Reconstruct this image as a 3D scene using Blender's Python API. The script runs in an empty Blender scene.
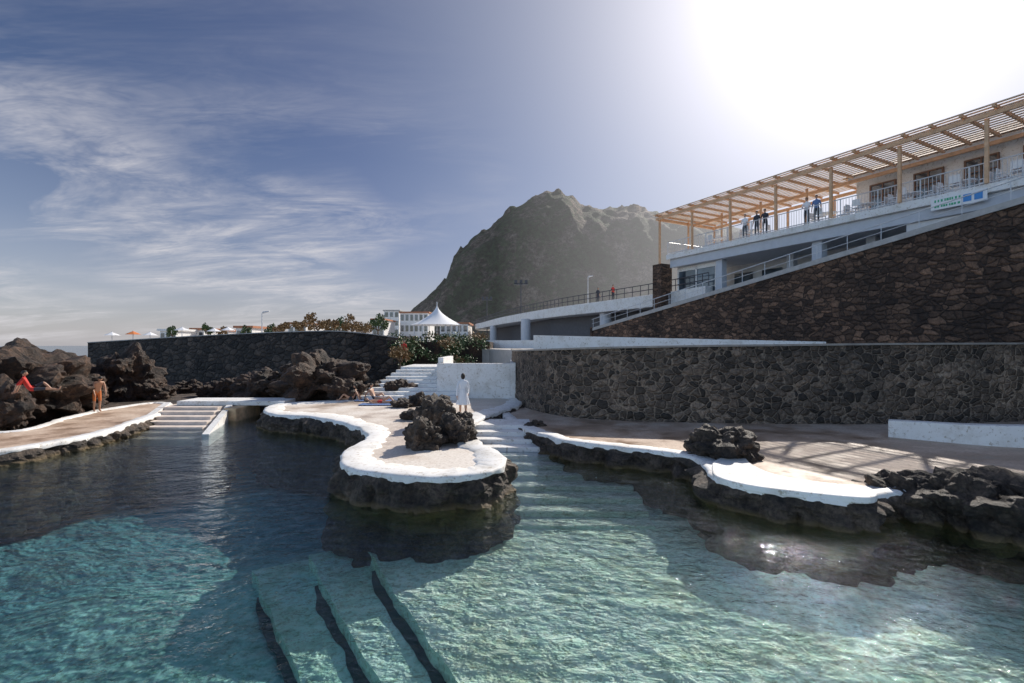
import bpy, bmesh, math, random
from mathutils import Vector, Matrix, noise
random.seed(7)
F=480.0; HY=345.0; H=3.6
scene=bpy.context.scene
def G(px,py,z):
    d=F*(H-z)/(py-HY); return Vector(((px-512)/F*d,d,z))
def D(px,py,d):
    return Vector(((px-512)/F*d,d,H+(HY-py)/F*d))
# ------------------------------------------------ materials
def newmat(name):
    m=bpy.data.materials.new(name); m.use_nodes=True
    nt=m.node_tree; b=nt.nodes['Principled BSDF']; return m,nt,b
def N(nt,t,**k):
    n=nt.nodes.new(t)
    for a,v in k.items():
        if a in n.inputs: n.inputs[a].default_value=v
        else: setattr(n,a,v)
    return n
def ramp(nt,fac,stops):
    r=nt.nodes.new('ShaderNodeValToRGB')
    e=r.color_ramp.elements
    while len(e)<len(stops): e.new(0.5)
    for i,(p,c) in enumerate(stops):
        e[i].position=p; e[i].color=(c[0],c[1],c[2],1)
    nt.links.new(fac,r.inputs['Fac']); return r.outputs['Color']
def mixc(nt,f,a,b,mode='MIX'):
    n=nt.nodes.new('ShaderNodeMix'); n.data_type='RGBA'; n.blend_type=mode
    for s,v in ((0,f),(6,a),(7,b)):
        if hasattr(v,'links'): nt.links.new(v,n.inputs[s])
        elif isinstance(v,(int,float)): n.inputs[s].default_value=v
        else: n.inputs[s].default_value=(v[0],v[1],v[2],1)
    return n.outputs[2]
def bump(nt,b,h,strength=0.5,dist=0.05):
    n=N(nt,'ShaderNodeBump'); n.inputs['Strength'].default_value=strength; n.inputs['Distance'].default_value=dist
    nt.links.new(h,n.inputs['Height']); nt.links.new(n.outputs[0],b.inputs['Normal'])
def coords(nt,scale=(1,1,1)):
    tc=N(nt,'ShaderNodeTexCoord'); return tc.outputs['Object']
def noi(nt,v,scale,detail=4,rough=0.6,dist=0):
    n=N(nt,'ShaderNodeTexNoise'); n.inputs['Scale'].default_value=scale; n.inputs['Detail'].default_value=min(detail,5)
    n.inputs['Roughness'].default_value=rough; n.inputs['Distortion'].default_value=dist
    nt.links.new(v,n.inputs['Vector']); return n.outputs['Fac']
def mathn(nt,op,a,b=None,c=None,clamp=False):
    n=nt.nodes.new('ShaderNodeMath'); n.operation=op; n.use_clamp=clamp
    for i,v in enumerate((a,b,c)):
        if v is None: continue
        if hasattr(v,'links'): nt.links.new(v,n.inputs[i])
        else: n.inputs[i].default_value=v
    return n.outputs[0]
def depth_tint(nt,c):
    # light lost through water painted into base colour, darker and bluer with depth
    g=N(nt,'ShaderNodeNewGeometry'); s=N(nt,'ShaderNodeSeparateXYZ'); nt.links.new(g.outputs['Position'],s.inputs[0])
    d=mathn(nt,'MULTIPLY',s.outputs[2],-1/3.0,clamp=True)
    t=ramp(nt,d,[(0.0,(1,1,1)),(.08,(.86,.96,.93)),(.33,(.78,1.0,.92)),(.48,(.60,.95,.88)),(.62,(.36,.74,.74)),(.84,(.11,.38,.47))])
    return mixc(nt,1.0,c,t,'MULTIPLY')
def simple(name,col,rough=0.6,var=0.15,scale=3,bmp=0.2,metal=0,aq=False):
    m,nt,b=newmat(name); v=coords(nt); f=noi(nt,v,scale,4,.65)
    c=ramp(nt,f,[(.3,[x*(1-var) for x in col]),(.7,[min(1,x*(1+var)) for x in col])])
    if aq: c=depth_tint(nt,c)
    nt.links.new(c,b.inputs['Base Color']); b.inputs['Roughness'].default_value=rough; b.inputs['Metallic'].default_value=metal
    if bmp: bump(nt,b,noi(nt,v,scale*8,2),bmp,.02)
    return m
def whitepaint(name='white_paint',base=.85,aq=False):
    m,nt,b=newmat(name); v=coords(nt)
    f=noi(nt,v,1.3,5,.7); g=noi(nt,v,9,4,.7)
    c=ramp(nt,f,[(.3,(base*.76,base*.72,base*.66)),(.5,(base*.97,base*.95,base*.92)),(.7,(base,base*.985,base*.965))])
    c2=ramp(nt,g,[(.32,(.58,.52,.45)),(.44,(1,1,1))])
    c=mixc(nt,1.0,c,c2,'MULTIPLY')
    if aq: c=depth_tint(nt,c)
    nt.links.new(c,b.inputs['Base Color']); b.inputs['Roughness'].default_value=.65
    bump(nt,b,g,.25,.03); return m
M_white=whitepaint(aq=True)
M_white2=whitepaint('white_wall_paint',.82)
def concrete(name,c0,c1_,c2_):
    m,nt,b=newmat(name); v=coords(nt)
    f=noi(nt,v,.55,5,.65); g=noi(nt,v,14,4,.7)
    c=ramp(nt,f,[(.34,c0),(.47,c1_),(.60,c2_)])
    c2=ramp(nt,g,[(.3,(.68,.66,.62)),(.55,(1,1,1))]); c=mixc(nt,1.0,c,c2,'MULTIPLY')
    nt.links.new(c,b.inputs['Base Color'])
    r=ramp(nt,f,[(.38,(.28,)*3),(.56,(.75,)*3)]); nt.links.new(r,b.inputs['Roughness'])
    bump(nt,b,g,.3,.02); return m
M_conc=concrete('tan_concrete',(.30,.19,.125),(.49,.35,.255),(.66,.52,.41))
M_conc2=concrete('pale_concrete',(.52,.41,.33),(.70,.60,.51),(.80,.73,.66))
M_grey=simple('grey_concrete',(.42,.40,.38),.8)
M_soffit=simple('pale_plaster',(.70,.68,.66),.8,.06)
M_blue=simple('blue_grey_plaster',(.52,.54,.58),.8,.06)
def lava(name,lo,hi,algae=True):
    m,nt,b=newmat(name); tc=N(nt,'ShaderNodeNewGeometry'); v=tc.outputs['Position']
    f=noi(nt,v,1.4,5,.7); g=noi(nt,v,11,5,.75)
    c=ramp(nt,f,[(.35,lo),(.52,[(a+b_)/2.4 for a,b_ in zip(lo,hi)]),(.68,hi)])
    c2=ramp(nt,g,[(.35,(.3,.28,.27)),(.65,(1.3,1.22,1.15))]); c=mixc(nt,1.0,c,c2,'MULTIPLY')
    if algae:
        s=N(nt,'ShaderNodeSeparateXYZ'); nt.links.new(v,s.inputs[0])
        k=mathn(nt,'ADD',s.outputs[2],mathn(nt,'MULTIPLY_ADD',f,.3,.35))
        kk=ramp(nt,k,[(.0,(0,0,0)),(.2,(.8,)*3),(.42,(1,1,1)),(.62,(0,0,0))])
        c=mixc(nt,kk,c,(.24,.165,.07))
        c=depth_tint(nt,c)
    nt.links.new(c,b.inputs['Base Color']); b.inputs['Roughness'].default_value=.65
    bump(nt,b,g,1.0,.10); return m
M_lava=lava('lava_rock_mat',(.02,.016,.014),(.20,.155,.12))
M_lavab=lava('lava_rock_brown',(.014,.010,.008),(.15,.085,.05))
def masonry(name,scale,stone_lo,stone_hi,mortar,zs=1.5,ew=(.015,.07)):
    m,nt,b=newmat(name); v0=coords(nt)
    nz=N(nt,'ShaderNodeTexNoise'); nz.inputs['Scale'].default_value=2.2; nt.links.new(v0,nz.inputs['Vector'])
    ad=nt.nodes.new('ShaderNodeVectorMath'); ad.operation='MULTIPLY_ADD'
    nt.links.new(nz.outputs['Color'],ad.inputs[0]); ad.inputs[1].default_value=(.3,.3,.3); nt.links.new(v0,ad.inputs[2])
    mp=N(nt,'ShaderNodeMapping'); mp.inputs['Scale'].default_value=(1,1,zs); nt.links.new(ad.outputs[0],mp.inputs[0]); v=mp.outputs[0]
    a=N(nt,'ShaderNodeTexVoronoi'); a.inputs['Scale'].default_value=scale; a.inputs['Randomness'].default_value=.9; nt.links.new(v,a.inputs['Vector'])
    e=N(nt,'ShaderNodeTexVoronoi'); e.feature='DISTANCE_TO_EDGE'; e.inputs['Scale'].default_value=scale; e.inputs['Randomness'].default_value=.9; nt.links.new(v,e.inputs['Vector'])
    sp=N(nt,'ShaderNodeSeparateColor'); nt.links.new(a.outputs['Color'],sp.inputs[0])
    c=ramp(nt,sp.outputs[0],[(0,stone_lo),(.6,[(p+q)/2.3 for p,q in zip(stone_lo,stone_hi)]),(1,stone_hi)])
    g=noi(nt,v0,9,5,.8); c2=ramp(nt,g,[(.34,(.40,.38,.36)),(.62,(1.4,1.32,1.25))]); 
    L=noi(nt,v0,.35,2); c3=ramp(nt,L,[(.35,(.65,.65,.65)),(.65,(1.2,1.15,1.1))])
    dv=mathn(nt,'ADD',e.outputs['Distance'],mathn(nt,'MULTIPLY_ADD',g,.10,-.05))
    ed=ramp(nt,dv,[(ew[0],(1,1,1)),(ew[1],(0,0,0))]); c=mixc(nt,ed,c,mortar); c=mixc(nt,1.0,c,c2,'MULTIPLY')
    c=mixc(nt,1.0,c,c3,'MULTIPLY')
    nt.links.new(c,b.inputs['Base Color']); b.inputs['Roughness'].default_value=.75
    hh=ramp(nt,e.outputs['Distance'],[(0,(0,)*3),(.2,(.85,)*3),(.5,(1,)*3)])
    h=mathn(nt,'ADD',hh,mathn(nt,'MULTIPLY',g,.5))
    bump(nt,b,h,1.0,.10)
    return m
M_wall=masonry('dark_stone_masonry',2.9,(.035,.03,.026),(.25,.20,.16),(.28,.235,.19),1.35,(.02,.075))
M_wall2=masonry('brown_stone_masonry',2.1,(.045,.028,.02),(.25,.155,.105),(.04,.027,.021),1.8)
M_wall3=masonry('harbour_wall_masonry',1.6,(.02,.018,.018),(.11,.09,.078),(.02,.02,.02),1.5)
M_wood=simple('pergola_wood',(.66,.41,.24),.6,.2,4)
M_woodl=simple('pale_slat_wood',(.82,.64,.47),.6,.15,4)
M_metal=simple('white_metal',(.6,.61,.63),.4,.05,4,0)
M_dkmetal=simple('dark_metal',(.06,.06,.07),.5,.1,4,0)
M_whitepl=simple('white_plastic',(.8,.8,.8),.4,.03,4,0)
def glassm():
    m,nt,b=newmat('window_glass'); b.inputs['Roughness'].default_value=.06
    b.inputs['Specular IOR Level'].default_value=1.0
    v=coords(nt); f=noi(nt,v,.6,2); c=ramp(nt,f,[(.4,(.03,.04,.05)),(.6,(.10,.13,.16))]); nt.links.new(c,b.inputs['Base Color']); return m
M_glass=glassm()
M_skin=simple('skin',(.50,.28,.18),.5,.06,8,0)
M_hair=simple('dark_hair',(.025,.018,.012),.6,.2,30,.2)
M_cwhite=simple('white_cloth',(.82,.82,.84),.8,.04,8,.2)
M_cred=simple('red_cloth',(.55,.04,.03),.8,.1,8,.2)
M_corange=simple('orange_cloth',(.65,.2,.06),.8,.1,8,.2)
M_cdark=simple('dark_cloth',(.04,.045,.06),.8,.1,8,.2)
M_cblue=simple('blue_cloth',(.12,.2,.4),.8,.1,8,.2)
# ------------------------------------------------ mesh helpers
def obj_from(name,verts,faces,mats,midx=None,smooth=False,parent=None):
    me=bpy.data.meshes.new(name); me.from_pydata([tuple(v) for v in verts],[],faces)
    for m in mats: me.materials.append(m)
    if midx: 
        for p,i in zip(me.polygons,midx): p.material_index=i
    if smooth:
        for p in me.polygons: p.use_smooth=True
    me.update(); o=bpy.data.objects.new(name,me); scene.collection.objects.link(o)
    if parent: o.parent=parent
    return o
def empty(name,loc=(0,0,0)):
    e=bpy.data.objects.new(name,None); e.location=loc; scene.collection.objects.link(e); return e
class MB:
    def __init__(s): s.v=[];s.f=[];s.m=[]
    def box(s,x0,x1,y0,y1,z0,z1,T=None,mi=0):
        n=len(s.v)
        for x,y,z in ((x0,y0,z0),(x1,y0,z0),(x1,y1,z0),(x0,y1,z0),(x0,y0,z1),(x1,y0,z1),(x1,y1,z1),(x0,y1,z1)):
            p=Vector((x,y,z)); s.v.append(T(p) if T else p)
        for q in ((0,3,2,1),(4,5,6,7),(0,1,5,4),(1,2,6,5),(2,3,7,6),(3,0,4,7)):
            s.f.append([n+i for i in q]); s.m.append(mi)
    def tube(s,a,b,r,r2=None,k=8,mi=0):
        a=Vector(a);b=Vector(b); r2=r if r2 is None else r2
        d=(b-a).normalized(); u=d.orthogonal().normalized(); w=d.cross(u); n=len(s.v)
        for i in range(k):
            t=2*math.pi*i/k; o=u*math.cos(t)+w*math.sin(t); s.v.append(a+o*r); s.v.append(b+o*r2)
        for i in range(k):
            j=(i+1)%k; s.f.append([n+2*i,n+2*j,n+2*j+1,n+2*i+1]); s.m.append(mi)
        s.f.append([n+2*i for i in range(k)][::-1]); s.m.append(mi)
        s.f.append([n+2*i+1 for i in range(k)]); s.m.append(mi)
    def prism(s,pts,z0,z1,mi=0,mt=None):
        n=len(s.v);k=len(pts)
        for p in pts: s.v.append(Vector((p[0],p[1],z0(p) if callable(z0) else z0)))
        for p in pts: s.v.append(Vector((p[0],p[1],z1(p) if callable(z1) else z1)))
        for i in range(k):
            j=(i+1)%k; s.f.append([n+i,n+j,n+k+j,n+k+i]); s.m.append(mi)
        s.f.append([n+i for i in range(k)][::-1]); s.m.append(mi)
        s.f.append([n+k+i for i in range(k)]); s.m.append(mi if mt is None else mt)
    def make(s,name,mats,parent=None,smooth=False,bevel=0):
        o=obj_from(name,s.v,s.f,mats,s.m,smooth,parent)
        bm=bmesh.new(); bm.from_mesh(o.data); bmesh.ops.recalc_face_normals(bm,faces=bm.faces); bm.to_mesh(o.data); bm.free()
        if bevel:
            b=o.modifiers.new('b','BEVEL'); b.width=bevel; b.segments=2; b.limit_method='ANGLE'
        return o
def catmull(pts,step=.12,closed=False):
    out=[];n=len(pts)
    rng=range(n) if closed else range(n-1)
    for i in rng:
        p0=pts[(i-1)%n] if closed or i>0 else pts[0]; p1=pts[i]; p2=pts[(i+1)%n]; p3=pts[(i+2)%n] if closed or i+2<n else pts[-1]
        L=(p2-p1).length; k=max(1,int(L/step))
        for j in range(k):
            t=j/k; out.append(.5*((2*p1)+(p2-p0)*t+(2*p0-5*p1+4*p2-p3)*t*t+(3*p1-p0-3*p2+p3)*t**3))
    if not closed: out.append(pts[-1].copy())
    return out
def normals2(pts,closed=True):
    n=len(pts);out=[]
    for i in range(n):
        a=pts[(i-1)%n] if closed or i>0 else pts[i]; b=pts[(i+1)%n] if closed or i<n-1 else pts[i]
        d=(b-a); d.z=0; d.normalize(); out.append(Vector((d.y,-d.x,0)))
    return out
def area(p): return sum(p[i].x*p[(i+1)%len(p)].y-p[(i+1)%len(p)].x*p[i].y for i in range(len(p)))/2
def skirt(name,pts,ztop,zbot,mat,closed=True,amp=.18,parent=None,flare=.25,dz=.06,seed=0):
    nr=normals2(pts,closed); rows=int((ztop-zbot)/dz)
    V=[];Fc=[];n=len(pts)
    for r in range(rows+1):
        z=ztop-r*(ztop-zbot)/rows
        for p,q in zip(pts,nr):
            b=Vector((p.x,p.y,z)); s=b*1.0+Vector((seed,0,0))
            f=noise.fractal(s*1.1,.9,2.1,5)*amp*1.1
            dd=noise.voronoi(s*1.5)[0]; f+=min(dd[1]-dd[0],.45)*amp*2.2-amp*.35
            dd=noise.voronoi(s*4.0)[0]; f+=min(dd[1]-dd[0],.4)*amp*.7
            f+=noise.ridged_multi_fractal(s*4.5,.8,2.1,3,1,2)*amp*.18
            fade=min(1,.15+(ztop-z)/.22)
            t=(ztop-z)/(ztop-zbot)
            V.append(b+q*((f+ .02)*fade+flare*t*1.0-.05)+Vector((0,0,noise.noise(s*3)*.05*min(1,(ztop-z)/.1))))
    m=n if closed else n-1
    for r in range(rows):
        for i in range(m):
            j=(i+1)%n; Fc.append([r*n+i,(r+1)*n+i,(r+1)*n+j,r*n+j])
    return obj_from(name,V,Fc,[mat],None,False,parent)
def deck(name,ctrl,z,rimw=.4,zbot=-2.2,kerb=.11,rimh=.05,seed=0,amp=.22,matin=None,step=.10):
    pts=catmull([Vector((p.x,p.y,0)) for p in ctrl],step,True)
    if area(pts)<0: pts.reverse()
    nr=normals2(pts)
    pts=[p+q*(.07*noise.fractal(p*1.6+Vector((seed,0,0)),.8,2,4)) for p,q in zip(pts,nr)]
    par=empty(name); nr=normals2(pts); n=len(pts)
    sm=[]
    for i in range(n):
        a=Vector((0,0,0))
        for k in range(-4,5): a+=nr[(i+k)%n]
        sm.append(a.normalized())
    V=[];Fc=[];mi=[]
    for i,(p,q) in enumerate(zip(pts,sm)):
        w=rimw*(1+.5*noise.noise(p*.5+Vector((seed,3,0)))+.18*noise.fractal(p*3,.9,2,3))
        kb=kerb*(1+.9*noise.noise(p*2.5+Vector((0,seed,0)))); dzz=.015*noise.noise(p*1.5)
        V.append(Vector((p.x,p.y,z-kb))-q*.0); V.append(Vector((p.x,p.y,z+rimh-.05+dzz))+q*.015); V.append(Vector((p.x,p.y,z+rimh-.012+dzz))-q*.03); V.append(Vector((p.x,p.y,z+rimh+dzz))-q*.08)
        V.append(Vector((p.x,p.y,z+rimh+dzz))-q*w); V.append(Vector((p.x,p.y,z-.01))-q*(w+.07))
    for i in range(n):
        j=(i+1)%n
        for k in range(5):
            Fc.append([i*6+k,j*6+k,j*6+k+1,i*6+k+1]); mi.append(0)
    obj_from('white_rim',V,Fc,[M_white],mi,True,par)
    V=[Vector((p.x,p.y,z+.001))-q*.09 for p,q in zip(pts,nr)]
    obj_from('deck_surface',V,[list(range(n))],[matin or M_conc],None,False,par)
    skirt('rock_side',pts,z-.02,zbot,M_lava,True,amp,par,seed=seed)
    return par,pts
def rock(name,c,w,d,h,seed,mat=None,sub=5,sharp=1.0):
    bm=bmesh.new(); bmesh.ops.create_icosphere(bm,subdivisions=sub,radius=1)
    for v in bm.verts:
        p=v.co.copy(); s=p*1.0+Vector((seed*3.7,seed*1.3,0))
        f=1+.50*noise.fractal(s,.9,2.1,5)*sharp
        dd=noise.voronoi(s*1.5)[0]; f+=.55*min(dd[1]-dd[0],.5)-.14
        dd=noise.voronoi(s*3.6)[0]; f+=.20*min(dd[1]-dd[0],.4)-.04
        q=p*f; v.co=Vector((q.x*w/2,q.y*d/2,q.z*h*.62+h*.42))
    me=bpy.data.meshes.new(name); bm.to_mesh(me); bm.free(); me.materials.append(mat or M_lavab)
    o=bpy.data.objects.new(name,me); o.location=c; scene.collection.objects.link(o); return o
def rockpx(px,py,z,w,h,seed,mat=None,dd=1.0,back=.4):
    p=G(px,py,z); k=p.y/F; W=w*k; Hh=h*k
    return rock('lava_rock',(p.x*(1+W*back/p.y),p.y+W*back,z-.12),W,W*dd,Hh,seed,mat)
# ------------------------------------------------ world
SUN_AZ=math.radians(37); SUN_EL=math.radians(36)
sv=Vector((math.sin(SUN_AZ)*math.cos(SUN_EL),math.cos(SUN_AZ)*math.cos(SUN_EL),math.sin(SUN_EL)))
w=bpy.data.worlds.new("World"); scene.world=w; w.use_nodes=True; nt=w.node_tree
bg=nt.nodes['Background']; sky=nt.nodes.new('ShaderNodeTexSky'); sky.sky_type='NISHITA'; sky.sun_disc=False
sky.sun_elevation=SUN_EL; sky.sun_rotation=SUN_AZ; sky.air_density=1.0; sky.dust_density=1.0; sky.ozone_density=3.0
tc=nt.nodes.new('ShaderNodeTexCoord'); gen=tc.outputs['Generated']
sx=nt.nodes.new('ShaderNodeSeparateXYZ'); nt.links.new(gen,sx.inputs[0])
zz=mathn(nt,'ADD',mathn(nt,'MAXIMUM',sx.outputs[2],0.0),.16)
u=mathn(nt,'DIVIDE',sx.outputs[0],zz); v=mathn(nt,'DIVIDE',sx.outputs[1],zz)
cb=nt.nodes.new('ShaderNodeCombineXYZ'); nt.links.new(u,cb.inputs[0]); nt.links.new(v,cb.inputs[1])
def wn(sc,det,ro,dist,rot,scl,off=(0,0,0)):
    mp=nt.nodes.new('ShaderNodeMapping'); mp.inputs['Rotation'].default_value=(0,0,math.radians(rot)); mp.inputs['Scale'].default_value=scl; mp.inputs['Location'].default_value=off
    nt.links.new(cb.outputs[0],mp.inputs[0])
    n=nt.nodes.new('ShaderNodeTexNoise'); n.inputs['Scale'].default_value=sc; n.inputs['Detail'].default_value=det; n.inputs['Roughness'].default_value=ro; n.inputs['Distortion'].default_value=dist
    nt.links.new(mp.outputs[0],n.inputs['Vector']); return n.outputs['Fac']
n1=wn(2.2,6,.66,.8,-62,(.40,1,1),(.6,2.2,0)); n2=wn(.8,2,.5,.2,0,(1,1,1),(3.4,1.2,0)); n3=wn(8,4,.75,.6,-30,(.4,1,1))
c1=ramp(nt,n1,[(.41,(0,0,0)),(.56,(.7,)*3),(.70,(1,1,1))]); c2=ramp(nt,n2,[(.38,(0.0,)*3),(.56,(1,1,1))]); c3=ramp(nt,n3,[(.30,(.25,)*3),(.62,(1,1,1))])
cl=mathn(nt,'MULTIPLY',mathn(nt,'MULTIPLY',c1,c2),c3)
ma=mathn(nt,'MULTIPLY_ADD',sx.outputs[0],-3.5,.1,clamp=True)
elm=ramp(nt,sx.outputs[2],[(.0,(1,)*3),(.12,(1,)*3),(.34,(.85,)*3),(.44,(.18,)*3)])
cl=mathn(nt,'MULTIPLY',mathn(nt,'MULTIPLY',cl,ma),elm)
dot=nt.nodes.new('ShaderNodeVectorMath'); dot.operation='DOT_PRODUCT'; nt.links.new(gen,dot.inputs[0]); dot.inputs[1].default_value=sv
dp=mathn(nt,'MAXIMUM',dot.outputs['Value'],0)
g1=mathn(nt,'MULTIPLY',mathn(nt,'POWER',dp,6),2.5); g2=mathn(nt,'MULTIPLY',mathn(nt,'POWER',dp,24),3.0)
gl=mathn(nt,'ADD',g1,g2)
vs=nt.nodes.new('ShaderNodeVectorMath'); vs.operation='SCALE'; vs.inputs[0].default_value=(1,.965,.955); nt.links.new(gl,vs.inputs['Scale'])
# sky multiplier: darkened ahead, raised behind the camera as added fill light
pf=mathn(nt,'MULTIPLY_ADD',dot.outputs['Value'],.5,.5)
pol=ramp(nt,pf,[(0,(2.1,1.95,1.85)),(.33,(1.9,1.8,1.7)),(.5,(.66,.63,.68)),(.66,(.44,.42,.48)),(.82,(.36,.35,.42)),(.97,(.38,.37,.39))])  # sky multiplier, raised behind the camera as added fill light
tint=mixc(nt,1.0,sky.outputs[0],pol,'MULTIPLY')
base=nt.nodes.new('ShaderNodeVectorMath'); base.operation='ADD'; nt.links.new(tint,base.inputs[0]); nt.links.new(vs.outputs[0],base.inputs[1])
hz=ramp(nt,sx.outputs[2],[(0,(.55,)*3),(.07,(.38,)*3),(.20,(.12,)*3),(.35,(0,)*3)])
hb=mixc(nt,hz,base.outputs[0],(4.3,4.2,4.5))
fin=mixc(nt,mathn(nt,'MULTIPLY',cl,.92),hb,(4.6,4.5,4.7))
nt.links.new(fin,bg.inputs['Color']); bg.inputs['Strength'].default_value=.15
sl=bpy.data.lights.new('sun','SUN'); sl.energy=5.0; sl.angle=math.radians(.5); sl.color=(1,.94,.85)
so=bpy.data.objects.new('sun',sl); so.rotation_euler=sv.to_track_quat('Z','Y').to_euler(); so.location=(30,40,40); scene.collection.objects.link(so)
cam=bpy.data.cameras.new('camera'); cam.sensor_width=36; cam.lens=F/1024*36; cam.shift_y=3.5/1024; cam.clip_end=8000; cam.clip_start=.05
co=bpy.data.objects.new('camera',cam); co.location=(0,0,H); co.rotation_euler=(math.radians(90),0,0); scene.collection.objects.link(co); scene.camera=co
scene.view_settings.view_transform='Standard'; scene.view_settings.look='None'; scene.view_settings.exposure=0
# ------------------------------------------------ ocean / seabed / water
m,nt,b=newmat('ocean_mat'); b.inputs['Base Color'].default_value=(.01,.04,.07,1); b.inputs['Roughness'].default_value=.15
bump(nt,b,noi(nt,coords(nt),.3,4),.4,.5)
obj_from('ocean',[(-4000,-4000,-3.4),(4000,-4000,-3.4),(4000,5000,-3.4),(-4000,5000,-3.4)],[[0,1,2,3]],[m])
def floormat(name,lo,mid,hi):
    m,nt,b=newmat(name); v=coords(nt); f=noi(nt,v,.8,5,.7); g=noi(nt,v,8,5,.85)
    c=ramp(nt,f,[(.38,lo),(.48,mid),(.60,hi)]); c=mixc(nt,1.0,c,ramp(nt,g,[(.38,(.58,.58,.48)),(.50,(1,1,1))]),'MULTIPLY')
    c=depth_tint(nt,c)
    nt.links.new(c,b.inputs['Base Color']); b.inputs['Roughness'].default_value=.8; bump(nt,b,g,.4,.04); return m
M_floor=floormat('pool_floor_mat',(.86,.84,.74),(1,1,.94),(1,1,1))
M_bed=floormat('seabed_mat',(.64,.66,.64),(.88,.90,.86),(1,1,.97))
def sstep(t): t=max(0,min(1,t)); return t*t*(3-2*t)
V=[];Fc=[];nx,ny=180,130
for j in range(ny+1):
    for i in range(nx+1):
        x=-45+90*i/nx; y=-20+65*j/ny
        s=-((x+3.15)+(y-7.24)*.6)/1.166
        bk=(y-(10.6+.52*(x+4.6)))/5.0 if x<2 else -1
        k=max(sstep((s-.4)/6.5),sstep(bk))
        z=-1.80-.62*k+(.04+.14*k)*noise.fractal(Vector((x*.35,y*.35,0)),.8,2,4)
        V.append((x,y,z))
for j in range(ny):
    for i in range(nx): a=j*(nx+1)+i; Fc.append([a,a+1,a+nx+2,a+nx+1])
obj_from('seabed',V,Fc,[M_bed],None,True)
par=empty('pool_floor_steps')
def slab(pts,z,nm,seed,mat):
    out=[]
    for i in range(len(pts)):
        a=Vector((*pts[i],0)); b_=Vector((*pts[(i+1)%len(pts)],0)); k=max(1,int((b_-a).length/.12))
        for t in range(k):
            p=a.lerp(b_,t/k); out.append(p+Vector((noise.noise(p*1.2+Vector((seed,0,0)))+.5*noise.noise(p*4),noise.noise(p*1.2+Vector((0,seed,5))),0))*.07)
    mb=MB(); mb.prism(out,-3.3,z); o=mb.make(nm,[mat],par); return o
slab([(-3.6,11.3),(0.0,13.4),(0,19),(12,19),(32,12),(32,-9),(8.7,-9),(-.71,6.53),(-2.97,10.27)],-1.0,'upper_tread',1,M_floor)
slab([(-4.7,11.1),(0.2,13.7),(1,18),(28,12),(28,-9.2),(7.8,-9.2),(-1.9,6.9),(-4.15,10.2)],-1.26,'middle_tread',2,M_floor)
slab([(-5.9,10.9),(-4.6,11.6),(0.3,14.0),(1,18),(28,12),(28,-9.4),(6.6,-9.4),(-3.15,7.24),(-5.4,10.2)],-1.52,'lower_tread',3,M_floor)
M_shade=simple('shade_stripe',(.03,.07,.065),.8,.3,3)  # dark strips paint each riser's cast shadow onto the tread below
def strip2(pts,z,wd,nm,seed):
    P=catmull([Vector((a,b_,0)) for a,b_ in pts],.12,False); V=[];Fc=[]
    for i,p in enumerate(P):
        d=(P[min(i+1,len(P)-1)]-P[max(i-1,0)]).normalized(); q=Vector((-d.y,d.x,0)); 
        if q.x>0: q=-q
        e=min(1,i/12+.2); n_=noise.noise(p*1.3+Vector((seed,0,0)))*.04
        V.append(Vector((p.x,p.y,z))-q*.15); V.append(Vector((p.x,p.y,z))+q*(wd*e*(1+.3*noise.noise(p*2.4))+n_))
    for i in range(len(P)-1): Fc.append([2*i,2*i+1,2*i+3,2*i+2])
    obj_from(nm,V,Fc,[M_shade],None,False,par)
strip2([(-3.0,10.3),(-1.9,8.5),(-.71,6.53),(1.7,2.5)],-1.252,.19,'riser_shade_stripe',1)
strip2([(-4.15,10.2),(-3.0,8.6),(-1.9,6.9),(.5,3)],-1.512,.21,'riser_shade_stripe',2)
strip2([(-5.35,10.15),(-4.2,8.7),(-3.15,7.24),(-.8,3.5)],-1.73,.21,'riser_shade_stripe',3)
m=bpy.data.materials.new('pool_water'); m.use_nodes=True; nt=m.node_tree; nt.nodes.clear()
out=nt.nodes.new('ShaderNodeOutputMaterial'); geo=nt.nodes.new('ShaderNodeNewGeometry'); P=geo.outputs['Position']
tr=nt.nodes.new('ShaderNodeBsdfTransparent'); gs=nt.nodes.new('ShaderNodeBsdfGlossy'); gs.inputs['Roughness'].default_value=.015; gs.inputs['Color'].default_value=(.85,.93,.98,1)
fr=nt.nodes.new('ShaderNodeFresnel'); fr.inputs['IOR'].default_value=1.32
mx=nt.nodes.new('ShaderNodeMixShader')
mp=nt.nodes.new('ShaderNodeMapping'); mp.inputs['Scale'].default_value=(1,1.5,1); mp.inputs['Rotation'].default_value=(0,0,.5); nt.links.new(P,mp.inputs[0])
wa=noi(nt,mp.outputs[0],.6,2,.5,.6); wb=noi(nt,mp.outputs[0],2.8,4,.65,.4)
hh=mathn(nt,'ADD',mathn(nt,'MULTIPLY',wa,.9),mathn(nt,'MULTIPLY',wb,.55))
bp=nt.nodes.new('ShaderNodeBump'); bp.inputs['Strength'].default_value=1; bp.inputs['Distance'].default_value=.13; nt.links.new(hh,bp.inputs['Height'])
nt.links.new(bp.outputs[0],gs.inputs['Normal']); nt.links.new(bp.outputs[0],fr.inputs['Normal'])
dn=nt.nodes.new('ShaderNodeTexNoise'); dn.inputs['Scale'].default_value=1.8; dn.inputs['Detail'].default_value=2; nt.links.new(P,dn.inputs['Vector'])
vm=nt.nodes.new('ShaderNodeVectorMath'); vm.operation='MULTIPLY_ADD'; nt.links.new(dn.outputs['Color'],vm.inputs[0]); vm.inputs[1].default_value=(.8,.8,0); nt.links.new(P,vm.inputs[2])
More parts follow.
